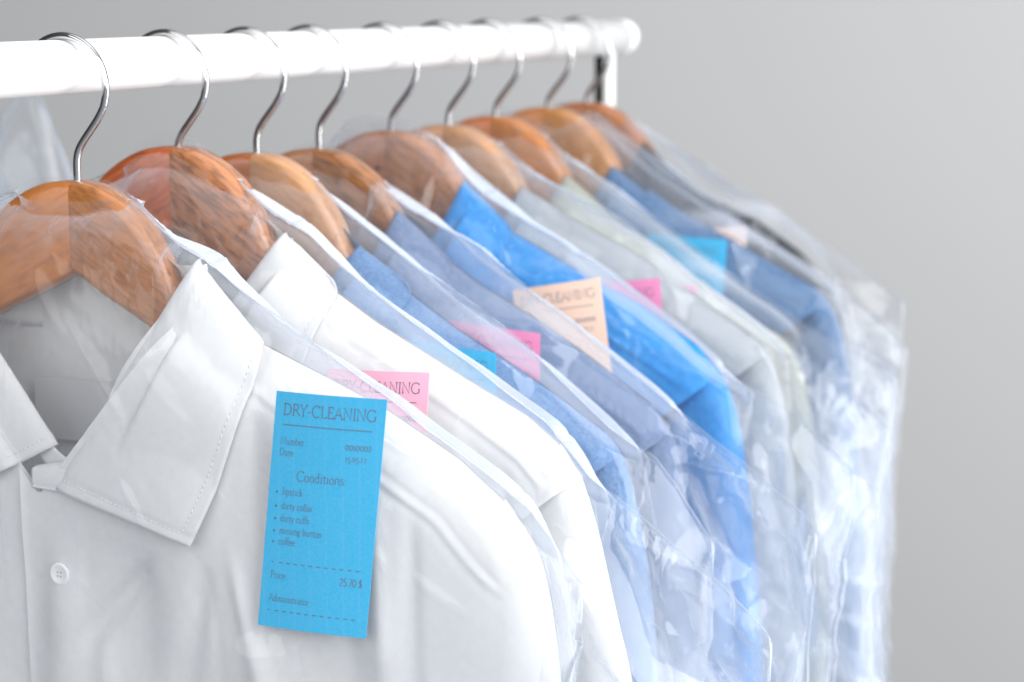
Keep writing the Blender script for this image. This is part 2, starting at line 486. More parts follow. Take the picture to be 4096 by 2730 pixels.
# ------------------------------------------------------------------ shirts
SHOULDER = [  # right shoulder outline of every shirt, mm below the hook, neck to sleeve
    [(60, -36), (103, -68), (132, -79), (165, -92), (201, -111), (222, -127), (234, -142), (241, -160), (247, -200), (252, -260), (256, -340), (258, -500), (258, -740)],
    [(60, -36), (87, -62), (115, -79), (159, -101), (195, -118), (211, -130), (222, -146), (230, -170), (240, -210), (247, -239), (258, -300), (268, -380), (274, -520), (276, -740)],
    [(55, -36), (66, -46), (90, -65), (122, -85), (157, -103), (180, -116), (202, -130), (212, -142), (219, -165), (226, -200), (233, -260), (238, -340), (242, -500), (244, -740)],
    [(46, -28), (57, -36), (84, -57), (101, -68), (139, -87), (174, -108), (201, -126), (213, -141), (219, -165), (224, -200), (230, -260), (236, -340), (240, -500), (242, -740)],
    [(44, -24), (52, -28), (76, -52), (125, -76), (162, -92), (194, -112), (210, -129), (218, -148), (224, -180), (229, -220), (234, -280), (238, -340), (242, -500), (244, -740)],
    [(50, -36), (62, -43), (90, -55), (124, -70), (166, -95), (200, -116), (212, -128), (220, -150), (226, -185), (231, -230), (236, -300), (240, -500), (242, -740)],
    [(50, -36), (61, -45), (90, -63), (112, -76), (155, -105), (190, -125), (203, -136), (212, -155), (219, -190), (225, -240), (230, -300), (236, -500), (238, -740)],
    [(46, -30), (56, -38), (75, -50), (98, -64), (155, -92), (190, -109), (202, -120), (211, -140), (218, -175), (224, -230), (230, -300), (236, -500), (238, -740)],
    [(42, -27), (50, -33), (85, -59), (129, -76), (160, -96), (174, -110), (184, -125), (192, -150), (198, -190), (204, -240), (208, -300), (212, -500), (214, -740)],
]
BUST = 0.245

FOLDS = {  # w, h to w, h, depth, width: the pressed-in drapes of the two front shirts
    0: [(0.060, -0.163, 0.012, -0.222, -0.0045, 0.006), (0.090, -0.158, 0.060, -0.300, -0.0030, 0.007), (0.100, -0.150, 0.128, -0.260, 0.0030, 0.005),
        (0.150, -0.112, 0.160, -0.230, -0.0026, 0.005), (0.170, -0.124, 0.176, -0.240, 0.0026, 0.004), (0.186, -0.134, 0.188, -0.260, -0.0026, 0.004),
        (-0.04, -0.160, -0.06, -0.300, -0.003, 0.006), (0.035, -0.200, 0.040, -0.330, 0.0022, 0.006), (0.112, -0.093, 0.118, -0.160, -0.0022, 0.004)],
    1: [(0.120, -0.100, 0.150, -0.240, -0.0026, 0.007), (0.165, -0.120, 0.180, -0.260, 0.0026, 0.006), (0.190, -0.140, 0.196, -0.280, -0.0024, 0.004)],
}

def shirt_fields(i, seed):
    nz = Noise(seed)
    S = np.array(SHOULDER[i], float) / 1000
    neck = S[0]
    k_tip = int(np.argmax(np.gradient(S[:, 1], S[:, 0] + np.arange(len(S)) * 1e-9) < -1.4)) if True else 6
    k_tip = max(4, k_tip)
    ws = np.r_[-0.001, 0.03, S[:k_tip + 1, 0]]
    hs = np.r_[neck[1] + 0.018, neck[1] + 0.014, S[:k_tip + 1, 1]]
    tipw, tiph = S[k_tip]
    def top(W):
        a = np.abs(W)
        t = np.interp(a, ws, hs)
        return np.where(a > tipw, tiph - (a - tipw) * 3.0, t)
    def thick(W, s, Hh):
        a = np.abs(W)
        Tm = 0.0305 * (1 - np.clip(a / 0.285, 0, 1) ** 2.6)
        base = 0.006 + (Tm - 0.006 + 0.004) * (1 - np.exp(-np.maximum(s, 0) / 0.016))
        return base
    def folds(W, Hh, s):
        g = smooth(0.05, 0.16, s)
        warp = nz.fbm(W * 9, Hh * 3.2) * 0.022
        f = np.sin((W + warp) * 2 * np.pi / 0.052 + nz(W * 3, Hh * 2) * 3)
        f2 = np.sin((W * 0.9 + Hh * 0.35 + warp * 1.4) * 2 * np.pi / 0.083)
        amp = 0.0028 * g * (0.55 + 0.45 * nz(W * 7 + 5, Hh * 4))
        soft = nz.fbm(W * 16 + 3, Hh * 13) * 0.0011
        calm = 1 - 0.85 * smooth(-0.185, -0.150, Hh) * smooth(0.125, 0.100, np.abs(W))
        for (ax, ah, bx, bh, dp, wd) in FOLDS.get(i, ()):
            P_, Q_ = np.array([ax, ah]), np.array([bx, bh]); e_ = Q_ - P_; ln = np.hypot(*e_)
            tt = ((W - ax) * e_[0] + (Hh - ah) * e_[1]) / ln ** 2; nn_ = ((W - ax) * -e_[1] + (Hh - ah) * e_[0]) / ln
            wd_ = wd * (0.6 + 0.9 * np.clip(tt, 0, 1))
            soft = soft + dp * np.exp(-(nn_ / wd_) ** 2) * smooth(-0.05, 0.18, tt) * smooth(1.15, 0.6, tt)
        crease = -0.0009 * np.exp(-np.abs(nz(W * 12 + Hh * 8, Hh * 9 - W * 6)) / 0.05) * smooth(0.02, 0.06, s)
        return (f * amp + f2 * 0.0016 * g + soft * smooth(0, 0.03, s) + crease) * calm
    return S, k_tip, top, thick, folds, nz, tipw, tiph

def dist_poly(W, Hh, pts):
    P = np.array(pts, float)
    best = np.full(W.shape, 9.0)
    for a, b in zip(P[:-1], P[1:]):
        ab = b - a
        t = np.clip(((W - a[0]) * ab[0] + (Hh - a[1]) * ab[1]) / (ab @ ab), 0, 1)
        best = np.minimum(best, np.hypot(W - a[0] - t * ab[0], Hh - a[1] - t * ab[1]))
    return best

RW = np.arange(-0.32, 0.3201, 0.002); RH = np.arange(-0.76, 0.0201, 0.002)
class Relief:
    """front-most and rear-most cloth depth on a 2 mm grid, so that the film can lie over it"""
    def __init__(self):
        self.f = np.full((len(RW), len(RH)), -0.05); self.b = np.full((len(RW), len(RH)), 0.05)
    def add(self, o):
        n = len(o.data.vertices); v = np.zeros(n * 3, np.float32); o.data.vertices.foreach_get('co', v); v = v.reshape(-1, 3)
        a = np.clip(np.round((v[:, 0] - RW[0]) / 0.002).astype(int), 0, len(RW) - 1); b = np.clip(np.round((v[:, 2] - RH[0]) / 0.002).astype(int), 0, len(RH) - 1)
        np.maximum.at(self.f, (a, b), -v[:, 1]); np.minimum.at(self.b, (a, b), -v[:, 1])
    def close(self):
        def mx(g, f):
            for ax in (0, 1):
                g = f(g, f(np.roll(g, 1, ax), np.roll(g, -1, ax)))
            return g
        for _ in range(6): self.f = mx(self.f, np.maximum); self.b = mx(self.b, np.minimum)
        for _ in range(14):
            for ax in (0, 1):
                self.f = (self.f * 2 + np.roll(self.f, 1, ax) + np.roll(self.f, -1, ax)) / 4
                self.b = (self.b * 2 + np.roll(self.b, 1, ax) + np.roll(self.b, -1, ax)) / 4
    def at(self, g, W, H):
        x = np.clip((W - RW[0]) / 0.002, 0, len(RW) - 1.001); y = np.clip((H - RH[0]) / 0.002, 0, len(RH) - 1.001)
        i = x.astype(int); j = y.astype(int); fx = x - i; fy = y - j
        return (g[i, j] * (1 - fx) + g[i + 1, j] * fx) * (1 - fy) + (g[i, j + 1] * (1 - fx) + g[i + 1, j + 1] * fx) * fy

def patch(name, A, B, Cc, D, mat, parent, bulge=0.002, thick=0.0011, roll=None, nu=34, nv=34, nz=None, edge=(0, 0, 0, 0), stitch=None, curve=0.0, under=None, sewn=False):
    """a stiff cloth leaf between four corners (w,h,d): A-B is the fold, A-D and B-C leave it, D-C the far edge"""
    A, B, Cc, D = [np.array(p, float) for p in (A, B, Cc, D)]
    u = np.linspace(0, 1, nu)[:, None, None]; v = np.linspace(0, 1, nv)[None, :, None]
    P = (A * (1 - u) + B * u) * (1 - v) + (D * (1 - u) + Cc * u) * v
    U = u[..., 0] + 0 * v[..., 0]; Vv = v[..., 0] + 0 * u[..., 0]
    P[..., 2] += bulge * np.sin(np.pi * U) ** 0.7 * np.sin(np.pi * np.clip(Vv * 0.85 + 0.1, 0, 1))
    if curve:
        off = curve * np.sin(np.pi * U) * Vv
        P[..., 1] -= off * 0.8; P[..., 0] += off * 0.25
    if edge[0]:
        P[..., 0] += edge[0] * np.sin(np.pi * U) * (1 - Vv)
    # the fold rolls backwards
    P[..., 2] -= 0.0035 * np.exp(-Vv / 0.035)
    P[..., 2] -= 0.006 * np.exp(-U / 0.05)
    P[..., 0] -= np.sign(P[..., 0]) * 0.0045 * np.exp(-U / 0.05)
    P[..., 1] -= 0.0045 * np.exp(-U / 0.045) * (1 - Vv)
    if nz is not None:
        P[..., 2] += nz.fbm(P[..., 0] * 30, P[..., 1] * 26) * 0.0004
        P[..., 2] -= 0.00022 * np.exp(-np.abs(nz(P[..., 0] * 18 + P[..., 1] * 22, P[..., 1] * 10)) / 0.06)
    if under is not None:
        P[..., 2] = np.maximum(P[..., 2], (under(P[..., 0], P[..., 1]) + 0.0045) * smooth(0.05, 0.3, Vv))
    # edge stitching groove runs a few millimetres inside the free edges
    if stitch is not None:
        e1 = np.abs((1 - Vv) - stitch / np.linalg.norm(D - A)); e2 = np.abs((1 - U) - stitch / np.linalg.norm(Cc - D))
        gl = np.exp(-(e1 / 0.012) ** 2) + np.exp(-(e2 / 0.010) ** 2)
        P[..., 2] -= 0.0005 * np.clip(gl, 0, 1)
        rim = np.maximum(smooth(1 - 0.045, 1, Vv), smooth(1 - 0.035, 1, U))
        P[..., 2] += 0.0003 * rim
    front = local(P[..., 0], P[..., 2], P[..., 1]).reshape(-1, 3)
    back = local(P[..., 0], P[..., 2] - thick, P[..., 1]).reshape(-1, 3)
    n = nu * nv
    F1 = grid_faces(nu, nv); F2 = grid_faces(nu, nv, n, True)
    ring = [k for k in range(nv)] + [r * nv + nv - 1 for r in range(1, nu)] + [(nu - 1) * nv + k for k in range(nv - 2, -1, -1)] + [r * nv for r in range(nu - 2, 0, -1)]
    ring = np.array(ring); r2 = np.roll(ring, -1)
    F3 = np.stack([ring, ring + n, r2 + n, r2], -1)
    leaf = mesh_obj(name, np.vstack([front, back]), np.vstack([F1, F2, F3]), mat, parent)
    if sewn:
        def at(u_, v_):
            x, y = u_ * (nu - 1), v_ * (nv - 1); i_, j_ = min(int(x), nu - 2), min(int(y), nv - 2); fx, fy = x - i_, y - j_
            return (P[i_, j_] * (1 - fx) + P[i_ + 1, j_] * fx) * (1 - fy) + (P[i_, j_ + 1] * (1 - fx) + P[i_ + 1, j_ + 1] * fx) * fy
        SV, SF = [], []
        ve = 1 - stitch / np.linalg.norm(D - A); ue = 1 - stitch / np.linalg.norm(Cc - D)
        for run, ln in (((lambda q: at(q * ue, ve)), np.linalg.norm(Cc - D)), ((lambda q: at(ue, q * ve)), np.linalg.norm(Cc - B))):
            k_ = int(ln / 0.0028)
            for q in range(1, k_):
                p0, p1 = run(q / k_), run((q + 0.68) / k_)
                pm = (p0 + p1) / 2
                v_, f_ = tube([(p0[0], -(p0[2] - 0.00002), p0[1]), (pm[0], -(pm[2] + 0.00016), pm[1]), (p1[0], -(p1[2] - 0.00002), p1[1])], 0.00019, 5)
                SF += [tuple(z + len(SV) for z in ff) for ff in f_]; SV += v_
        mesh_obj('stitching', SV, SF, M_thread, leaf)
    return leaf

def ribbon(pts, wid, mat, name, parent, lift=0.0):
    """thin raised cord along 3D points (w,h,d)"""
    Q = spline(pts, 60)
    V, Fc = tube([(x, -(d + lift), h) for x, h, d in Q], wid, 6)
    return mesh_obj(name, V, Fc, mat, parent)

def make_shirt(i, mat, label, mat_dark=None):
    S, kt, top, thick, folds, nz, tipw, tiph = shirt_fields(i, 40 + i)
    off = [-0.002, 0.010, 0.008, 0.003, 0.010, 0.012] if i == 0 else [-0.002, -0.036, -0.040, -0.034, -0.012, -0.010]
    def armhole(H_):
        return tipw + np.interp(-H_, [-tiph, -tiph + 0.028, -tiph + 0.06, 0.30, 0.42, 0.7], off)
    root = empty('shirt', (HX, HY[i], HZ[i]))
    tag(root, label, 'shirt', 'shirts hanging on the rail')
    bot = -0.70
    rowf = np.r_[0, np.cumsum(np.r_[np.full(40, 0.0012), np.full(150, 0.0024), np.full(40, 0.0075)])]
    neckw = 0.078
    notch = -0.141 if i == 0 else -0.138
    seam = [(0.07, -0.060), (0.105, -0.083), (0.119, -0.091), (0.172, -0.121), (0.196, -0.136), (0.213, -0.155), (0.222, -0.163)]
    body_r = tipw - 0.001
    # front panels
    for side in (1, -1):
        wcol = gridcoords(-0.010, body_r, -1, 1, 0.0022, 0.0022) if side > 0 else -gridcoords(-0.030, body_r, -1, 1, 0.0030, 0.0030)
        W0 = wcol[:, None]
        topF = np.where(np.abs(W0) < neckw, np.interp(np.abs(W0), [0, neckw], [notch, float(top(np.array(neckw)))]), top(W0))
        sc_ = (topF - bot) / rowf[-1]
        Hh = topF - rowf[None, :] * sc_
        lim = armhole(Hh)
        lim = np.where(-Hh < -tiph, body_r, lim)
        W = W0 * (1 + (lim / body_r - 1) * (np.abs(W0) / body_r) ** 2.5)
        Hh = np.where(np.abs(W0) < neckw, Hh, np.minimum(Hh, top(W)))
        # below the armhole the side seam runs down under the sleeve
        s = top(W) - Hh
        d = thick(W, s, Hh) + folds(W, Hh, s)
        if side > 0:
            d += 0.0019 + 0.0006 * np.exp(-((W + 0.010) / 0.0016) ** 2)
        else:
            d += -0.0004
        ms = dist_poly(np.abs(W), Hh, seam)
        d += 0.00055 * np.exp(-(ms / 0.0014) ** 2) - 0.00035 * np.exp(-((ms - 0.0030) / 0.0014) ** 2) * smooth(0, 0.02, s)
        taper = smooth(1.0, 0.955, np.abs(W0) / body_r) * smooth(0.0, 0.01, s) + (1 - smooth(0.0, 0.01, s))
        d = d - 0.0008 * (1 - taper)
        d += 0.0003 * np.exp(-((np.abs(W0) / body_r - 0.945) / 0.010) ** 2) * smooth(0.01, 0.03, s)
        if side > 0:   # placket fold a hand's width inside its edge
            d -= 0.0004 * np.exp(-((W - 0.026) / 0.0012) ** 2)
        nr, nc = W.shape
        o = mesh_obj('front_panel', local(W, d, Hh).reshape(-1, 3), grid_faces(nr, nc, flip=(side > 0)), mat, root)
    # back panel
    wcol = gridcoords(-body_r, body_r, -1, 1, 0.0045, 0.0045)
    W0 = wcol[:, None]
    topB = top(W0) - 0.0
    Hh = topB - rowf[None, ::2] * ((topB - bot) / rowf[-1])
    W = W0 + 0 * Hh
    s = top(W) - Hh
    d = 0.006 - (0.021 * (1 - np.exp(-s / 0.016))) + folds(W * 1.1 + 3, Hh, s) * 0.8
    yoke = np.abs(Hh - (-0.079 - 0.01 * (W / 0.1) ** 2))
    d += 0.0008 * np.exp(-(yoke / 0.0012) ** 2)
    d = np.where(np.abs(W) > body_r - 0.02, d * smooth(body_r, body_r - 0.02, np.abs(W)) + 0.003 * (1 - smooth(body_r, body_r - 0.02, np.abs(W))), d)
    nr, nc = W.shape
    mesh_obj('back_panel', local(W, d, Hh).reshape(-1, 3), grid_faces(nr, nc), mat, root)
    # sleeves: flat tubes from the armhole
    for side in (1, -1):
        O = S[kt - 1:]
        outp = spline(O, 90)
        t = np.linspace(0, 1, 90)
        span = np.interp(-outp[:, 1], [0.11, 0.15, 0.22, 0.4, 0.8], [0.012, 0.052, 0.090, 0.110, 0.115])
        Tn = np.interp(-outp[:, 1], [-tiph - 0.01, -tiph + 0.03, 0.3, 0.8], [0.004, 0.0155, 0.0195, 0.020])
        na = 44
        V = np.zeros((90, na, 3))
        for k in range(na):
            a = 2 * math.pi * k / na
            ca, sa = math.cos(a), math.sin(a)
            x = outp[:, 0] - span / 2 + span / 2 * np.sign(ca) * abs(ca) ** 0.85
            y = 0.0075 + Tn * np.sign(sa) * abs(sa) ** 0.55 * (1.1 if sa > 0 else 0.75)
            h = outp[:, 1] - (0.030 * (1 - ca) / 2) * np.exp(-t * 3)
            fd = nz.fbm(x * 26 + side * 3 + 9, h * 7 + a * 0.35) * 0.0034 * smooth(0.02, 0.25, t)
            fd2 = 0.0022 * np.sin((x + nz(x * 8, h * 5) * 0.03) * 2 * np.pi / 0.028) * smooth(0.05, 0.3, t) * (1 if sa > 0 else 0.4)
            y = y + (fd + fd2) * (1 if sa >= 0 else -1)
            lim_s = armhole(h)
            capd = thick(x, top(x) - h, h) - 0.0006
            cw = smooth(lim_s + 0.022, lim_s + 0.002, x)
            y = y * (1 - cw) + np.minimum(y, capd) * cw
            V[:, k, 0] = side * x; V[:, k, 1] = -y; V[:, k, 2] = h
        Fq = grid_faces(90, na, wrap=True, flip=(side < 0))
        mesh_obj('sleeve', V.reshape(-1, 3), Fq, mat, root)
    # collar
    def under(W_, H_):
        return thick(W_, top(W_) - H_, H_)
    def dz(wv, hv, extra=0.0):
        W_ = np.array([[wv]]); H_ = np.array([[hv]]); s_ = top(W_) - H_
        return float((thick(W_, s_, H_))[0, 0]) + extra
    if i == 0:
        A, B, T, E = (0.0775, -0.0265), (0.0095, -0.1365), (0.0860, -0.1545), (0.1135, -0.0655)
    else:
        n0 = S[0]; e0 = S[2] if i in (2, 3, 4, 7) else S[1]
        A = (n0[0] + 0.010, n0[1] + 0.006); B = (0.006, -0.128); T = (0.074, -0.143); E = (max(e0[0], 0.088) + 0.004, float(top(np.array(max(e0[0], 0.088)))) + 0.001)
        if i == 1: A, E = (0.0725, -0.034), (0.0985, -0.0605)
        if i == 2: A, E = (0.0720, -0.040), (0.0990, -0.0625)
        if i == 3: A, E = (0.0600, -0.026), (0.0900, -0.0560)
        if i == 4: A, E = (0.0580, -0.022), (0.0860, -0.0510)
        if i == 7: A, E = (0.0570, -0.032), (0.0860, -0.0560)
    dA, dB = 0.019, 0.0400
    right = patch('collar_leaf', A + (dA,), B + (dB,), T + (0.0430 if i == 0 else 0.0415,), E + (dz(*E, 0.0045) if i else 0.0225,), mat, root, bulge=0.0035, nz=nz, under=under, sewn=i < 2, stitch=0.0045, curve=0.006, nu=60, nv=44)
    if i == 0:
        patch('collar_leaf', (-0.0775, -0.0265, dA), (0.006, -0.1185, 0.032), (-0.070, -0.158, 0.037), (-0.1135, -0.0655, 0.022), mat, root, bulge=0.004, nz=nz, under=under, sewn=i < 2, stitch=0.0045, curve=0.004, nu=60, nv=44)
    else:
        patch('collar_leaf', (-A[0], A[1], dA), (-B[0], B[1], dB), (-T[0], T[1], 0.041), (-E[0], E[1], dz(*E, 0.004)), mat, root, bulge=0.003, nz=nz, under=under, sewn=i < 2, stitch=0.0045, curve=0.005)
    # the stand: a band that runs round the neck from button to button, its top at the fold
    key = [(-B[0], B[1], dB - 0.003), (-A[0] * 0.72, (A[1] + B[1]) / 2 + 0.010, 0.030), (-A[0] * 0.97, A[1] - 0.007, dA - 0.006), (-A[0] * 0.86, A[1] - 0.008, 0.000), (0, A[1] - 0.014, -0.018), (A[0] * 0.86, A[1] - 0.008, 0.000), (A[0] * 0.97, A[1] - 0.007, dA - 0.006), (A[0] * 0.72, (A[1] + B[1]) / 2 + 0.010, 0.030), (B[0], B[1], dB - 0.003)]
    if i == 0:
        key = [(0.026, -0.1255, 0.0335), (0.006, -0.1195, 0.0305)] + [(-0.034, -0.080, 0.026)] + key[2:]
        key[-2:] = [(A[0] * 0.56, (A[1] + B[1]) / 2 + 0.003, 0.030), (0.020, -0.1330, 0.0345), (0.014, -0.1335, 0.0350)]
        patch('collar_stand', (0.024, -0.1225, 0.0345), (-0.0045, -0.1285, 0.0350), (-0.0030, -0.1375, 0.0372), (0.024, -0.1385, 0.0380), mat, root, bulge=0.0012, thick=0.0016, nu=24, nv=16, stitch=0.002)
    K = spline(key, 120)
    nv = 8
    V = np.zeros((120, nv, 3))
    t = np.linspace(0, 1, 120)
    for k in range(nv):
        f = k / (nv - 1)
        ends = np.minimum(t, 1 - t)
        hgt = 0.013 + 0.020 * smooth(0.06, 0.42, ends)
        V[:, k, 0] = K[:, 0] * (1 + 0.03 * f)
        V[:, k, 2] = K[:, 1] - 0.0015 - f * hgt
        V[:, k, 1] = -(K[:, 2] - 0.0008 - 0.002 * f * np.sin(np.pi * t))
    Vf = V.reshape(-1, 3)
    Fq = grid_faces(120, nv)
    st = mesh_obj('collar_stand', Vf, Fq, mat, root)
    so = st.modifiers.new('thickness', 'SOLIDIFY'); so.thickness = 0.0010; so.offset = 0
    # buttons down the placket
    for kb, hb in enumerate([-0.1765, -0.262, -0.35]):
        if i > 1: break
        bw = 0.0118
        db = dz(bw, hb, 0.0036)
        V, Fc = [], []
        prof = [(0.0001, 0.0006), (0.0028, 0.0006), (0.0036, 0.0009), (0.0046, 0.0011), (0.0053, 0.0008), (0.0055, 0.0002), (0.0052, -0.0006), (0.0001, -0.0008)]
        nn = 28
        for r, z in prof:
            for q in range(nn):
                a = 2 * math.pi * q / nn
                V.append((bw + r * math.cos(a), -(db + z), hb + r * math.sin(a)))
        for a in range(len(prof) - 1):
            for q in range(nn):
                Fc.append((a * nn + q, a * nn + (q + 1) % nn, (a + 1) * nn + (q + 1) % nn, (a + 1) * nn + q))
        bt = mesh_obj('button', V, Fc, M_button, root)
        V, Fc = [], []
        for sx in (-1, 1):
            for sy in (-1, 1):
                v, f = tube([(bw + sx * 0.0009, -(db + 0.0006), hb + sy * 0.0009), (bw + sx * 0.0009, -(db + 0.00075), hb + sy * 0.0009)], 0.00045, 8)
                Fc += [tuple(x + len(V) for x in ff) for ff in f]; V += v
        mesh_obj('thread_hole', V, Fc, simple('hole', (0.42, 0.42, 0.42, 1), 0.8), bt)
    # neck label on the inside of the back
    if i == 0:
        lw_, lh = np.meshgrid(np.linspace(-0.036, 0.040, 12), np.linspace(-0.096, -0.126, 8))
        V = local(lw_, -0.0100 + 0.0008 * np.sin(lw_ * 120), lh).reshape(-1, 3)
        lb = mesh_obj('neck_label', V, grid_faces(8, 12), simple('label_cloth', (0.50, 0.50, 0.51, 1), 0.8), root)
    rel = Relief()
    for ch in root.children:
        rel.add(ch)
    rel.close()
    return rel

SH = [
    (fabric('white_cotton', (0.79, 0.79, 0.79, 1), 0.015, 0.06), 'white shirt in front with open spread collar, button and grey neck label'),
    (fabric('bright_white_cotton', (0.79, 0.79, 0.79, 1), 0.015, 0.06), 'second white shirt, behind the front one, with a crisp tall collar'),
    (fabric('pale_blue_chambray', srgb(138, 172, 212), 0.05, 0.6, srgb(96, 136, 190), 3.0), 'pale blue mottled chambray shirt next to the second white shirt'),
    (fabric('grey_lavender_cotton', srgb(130, 148, 180), 0.03, 0.3, srgb(110, 128, 162), 2.5), 'grey lavender blue shirt between the chambray and the vivid blue shirt'),
    (fabric('vivid_blue_cotton', srgb(58, 152, 220), 0.03, 0.2, srgb(42, 132, 206)), 'vivid sky blue shirt, the brightest colour on the rail'),
    (fabric('light_grey_cotton', srgb(172, 178, 184), 0.03, 0.2), 'light grey shirt behind the vivid blue one'),
    (fabric('pale_sage_cotton', srgb(174, 177, 165), 0.03, 0.2), 'pale sage green grey shirt between light grey and denim blue shirts'),
    (fabric('denim_blue_cotton', srgb(92, 128, 168), 0.04, 0.3, srgb(68, 102, 144)), 'medium denim blue shirt, last but one before the metal post'),
    (fabric('charcoal_cotton', srgb(25, 29, 40), 0.05, 0.2), 'dark charcoal navy shirt at the far end of the rail'),
]
shapes = [make_shirt(i, m, l) for i, (m, l) in enumerate(SH)]

# ------------------------------------------------------------------ dry-cleaning tickets
BLUE, PINK, ROSE, PEACH = srgb(30, 162, 210), srgb(240, 172, 196), srgb(226, 128, 172), srgb(238, 202, 180)
TK = [  # corner w,h of the upper right corner (mm), direction of the top edge (mm), lean of the side, colour, depth, label
    ((180, -82), (53, 0.3), (-10, -103), BLUE, 0.0345, 'turquoise blue paper ticket with full price list on the front white shirt'),
    ((157, -96), (53, 2.0), (-7, -104), PINK, 0.0350, 'pale pink paper ticket on the second white shirt'),
    ((155, -90), (53, -4.0), (3, -104), BLUE, 0.0340, 'bright blue paper ticket on the pale blue chambray shirt'),
    ((149, -88), (53, -4.0), (0, -104), ROSE, 0.0330, 'deep rose paper ticket on the grey lavender shirt'),
    ((147, -74), (53, 10.0), (16, -103), PEACH, 0.0350, 'peach paper ticket with blurred print on the vivid blue shirt'),
    ((153, -82), (53, 7.0), (10, -103), ROSE, 0.0340, 'rose pink paper ticket on the light grey shirt'),
    ((150, -96), (53, 2.0), (5, -103), ROSE, 0.0330, 'sliver of a pink paper ticket on the pale sage shirt'),
    ((139, -79), (53, -2.0), (-4, -103), BLUE, 0.0340, 'blue paper ticket on the denim blue shirt'),
    ((129, -77), (53, 6.0), (-3, -103), PEACH, 0.0340, 'small peach corner of a paper ticket on the charcoal shirt'),
]
def ticket_depth(a, b, dep):
    a = np.clip(a, 0, 0.053); b = np.clip(b, -0.1045, 0)
    return dep + 0.0008 * np.sin(a / 0.053 * math.pi + 0.3) + 0.0026 * (-b / 0.1045) - 0.0024 * np.clip(a / 0.053 - 0.35, 0, 1) ** 2

# each ticket lies clear of the cloth beneath it
for i in range(9):
    (tx, tz), ex_, ey_, col_, dep_, lab_ = TK[i]
    ex_ = np.array(ex_, float); ey_ = np.array(ey_, float); ex_ /= np.linalg.norm(ex_); ey_ /= np.linalg.norm(ey_)
    a_, b_ = np.meshgrid(np.linspace(0, 0.053, 20), np.linspace(0, -0.1045, 40))
    pw_ = tx / 1000 + (a_ - 0.053) * ex_[0] - b_ * ey_[0]; ph_ = tz / 1000 + (a_ - 0.053) * ex_[1] - b_ * ey_[1]
    need = float(np.max(shapes[i].at(shapes[i].f, pw_, ph_) - ticket_depth(a_, b_, 0.0))) + 0.0022
    sh_ = (need - 0.0345) * 1000
    TK[i] = ((tx + 0.7 * sh_, tz + 0.04 * sh_), TK[i][1], TK[i][2], col_, need, lab_)
    print('ticket', i, round(need, 4))

# ------------------------------------------------------------------ garment bags
BAG = [  # right shoulder line of every bag, mm
    [(0, 1), (18, 0), (36, -9), (64, -28), (107, -55), (140, -74), (181, -99), (210, -117), (229, -130), (240, -142), (252, -158)],
    [(0, 7), (8, 5), (28, -11), (72, -38), (129, -77), (168, -101), (200, -121), (222, -145), (246, -160), (284, -186), (308, -207)],
    [(0, 2), (8, 0), (19, -5), (41, -16), (63, -34), (85, -49), (127, -74), (160, -94), (201, -128), (225, -141), (236, -154), (254, -180)],
    [(0, 4), (8, 1), (29, -13), (75, -39), (95, -49), (130, -72), (165, -95), (211, -127), (248, -153), (284, -180)],
    [(0, 8), (10, 8), (22, 3), (43, -18), (60, -34), (100, -56), (142, -79), (205, -125), (251, -149), (283, -178)],
    [(0, 2), (10, 0), (21, -3), (59, -28), (108, -52), (158, -84), (218, -121), (268, -153), (280, -166)],
    [(0, 2), (10, 0), (19, -3), (80, -42), (127, -72), (167, -97), (210, -122), (259, -143), (266, -150)],
    [(0, 2), (16, 0), (36, -4), (77, -31), (138, -71), (201, -107), (245, -140), (250, -146)],
    [(0, 1), (16, 0), (27, -8), (82, -38), (146, -72), (192, -100), (230, -127)],
]
BAGW = [0.256, 0.313, 0.258, 0.290, 0.285, 0.282, 0.268, 0.252, 0.231]
BF = [0.0475, 0.046, 0.044, 0.040, 0.044, 0.044, 0.040, 0.044, 0.042]     # how far the front sheet stands out
BB = [0.022, 0.020, 0.016, 0.024, 0.022, 0.018, 0.022, 0.018, 0.020]

def creases(W, H, seed, nz, L=0.03):
    """straight facets of crumpled film: a few folded triangle waves"""
    r = np.random.RandomState(seed)
    wx = W + nz.fbm(W * 7, H * 7) * 0.012
    hx = H + nz.fbm(W * 7 + 31, H * 7 + 5) * 0.012
    s = 0
    for k in range(7):
        a = r.normal(0.25, 0.5); l = L * r.uniform(0.6, 2.6); ph = r.uniform(0, 1)
        q = (wx * math.cos(a) + hx * math.sin(a)) / l + ph
        tri = np.abs(q - np.floor(q) - 0.5)
        am = np.clip(nz(W * 11 + 17 * k, H * 9 - 5 * k) + 0.35, 0, 1)
        s = s + (tri - 0.25) * l * am
    return s

def bag_outer(i, seed):
    nz = Noise(100 + seed)
    L = np.array(BAG[i], float) / 1000
    Wm = BAGW[i]
    dtop = lambda a: 0.005 + 0.014 * smooth(0.030, 0.070, a) * smooth(0.150, 0.095, a)
    lx = L[:, 0].copy(); lx[1:] = lx[1:] + 0.7 * dtop(lx[1:]); lh = L[:, 1] + 0.0008
    def top(W):
        a = np.abs(W)
        t = np.interp(a, lx, lh) + np.where(a > lx[-1], -(a - lx[-1]) * 2.0, 0)
        t = t + nz(W * 60, W * 0 + 3.3) * 0.0006 + nz(W * 22 + 9, W * 0) * 0.0012 * smooth(0.03, 0.12, a)
        if i == 4:
            t = t + np.where(W < 0, smooth(0.190, 0.262, a) * 0.178, 0)
        return t
    return nz, top, Wm, dtop

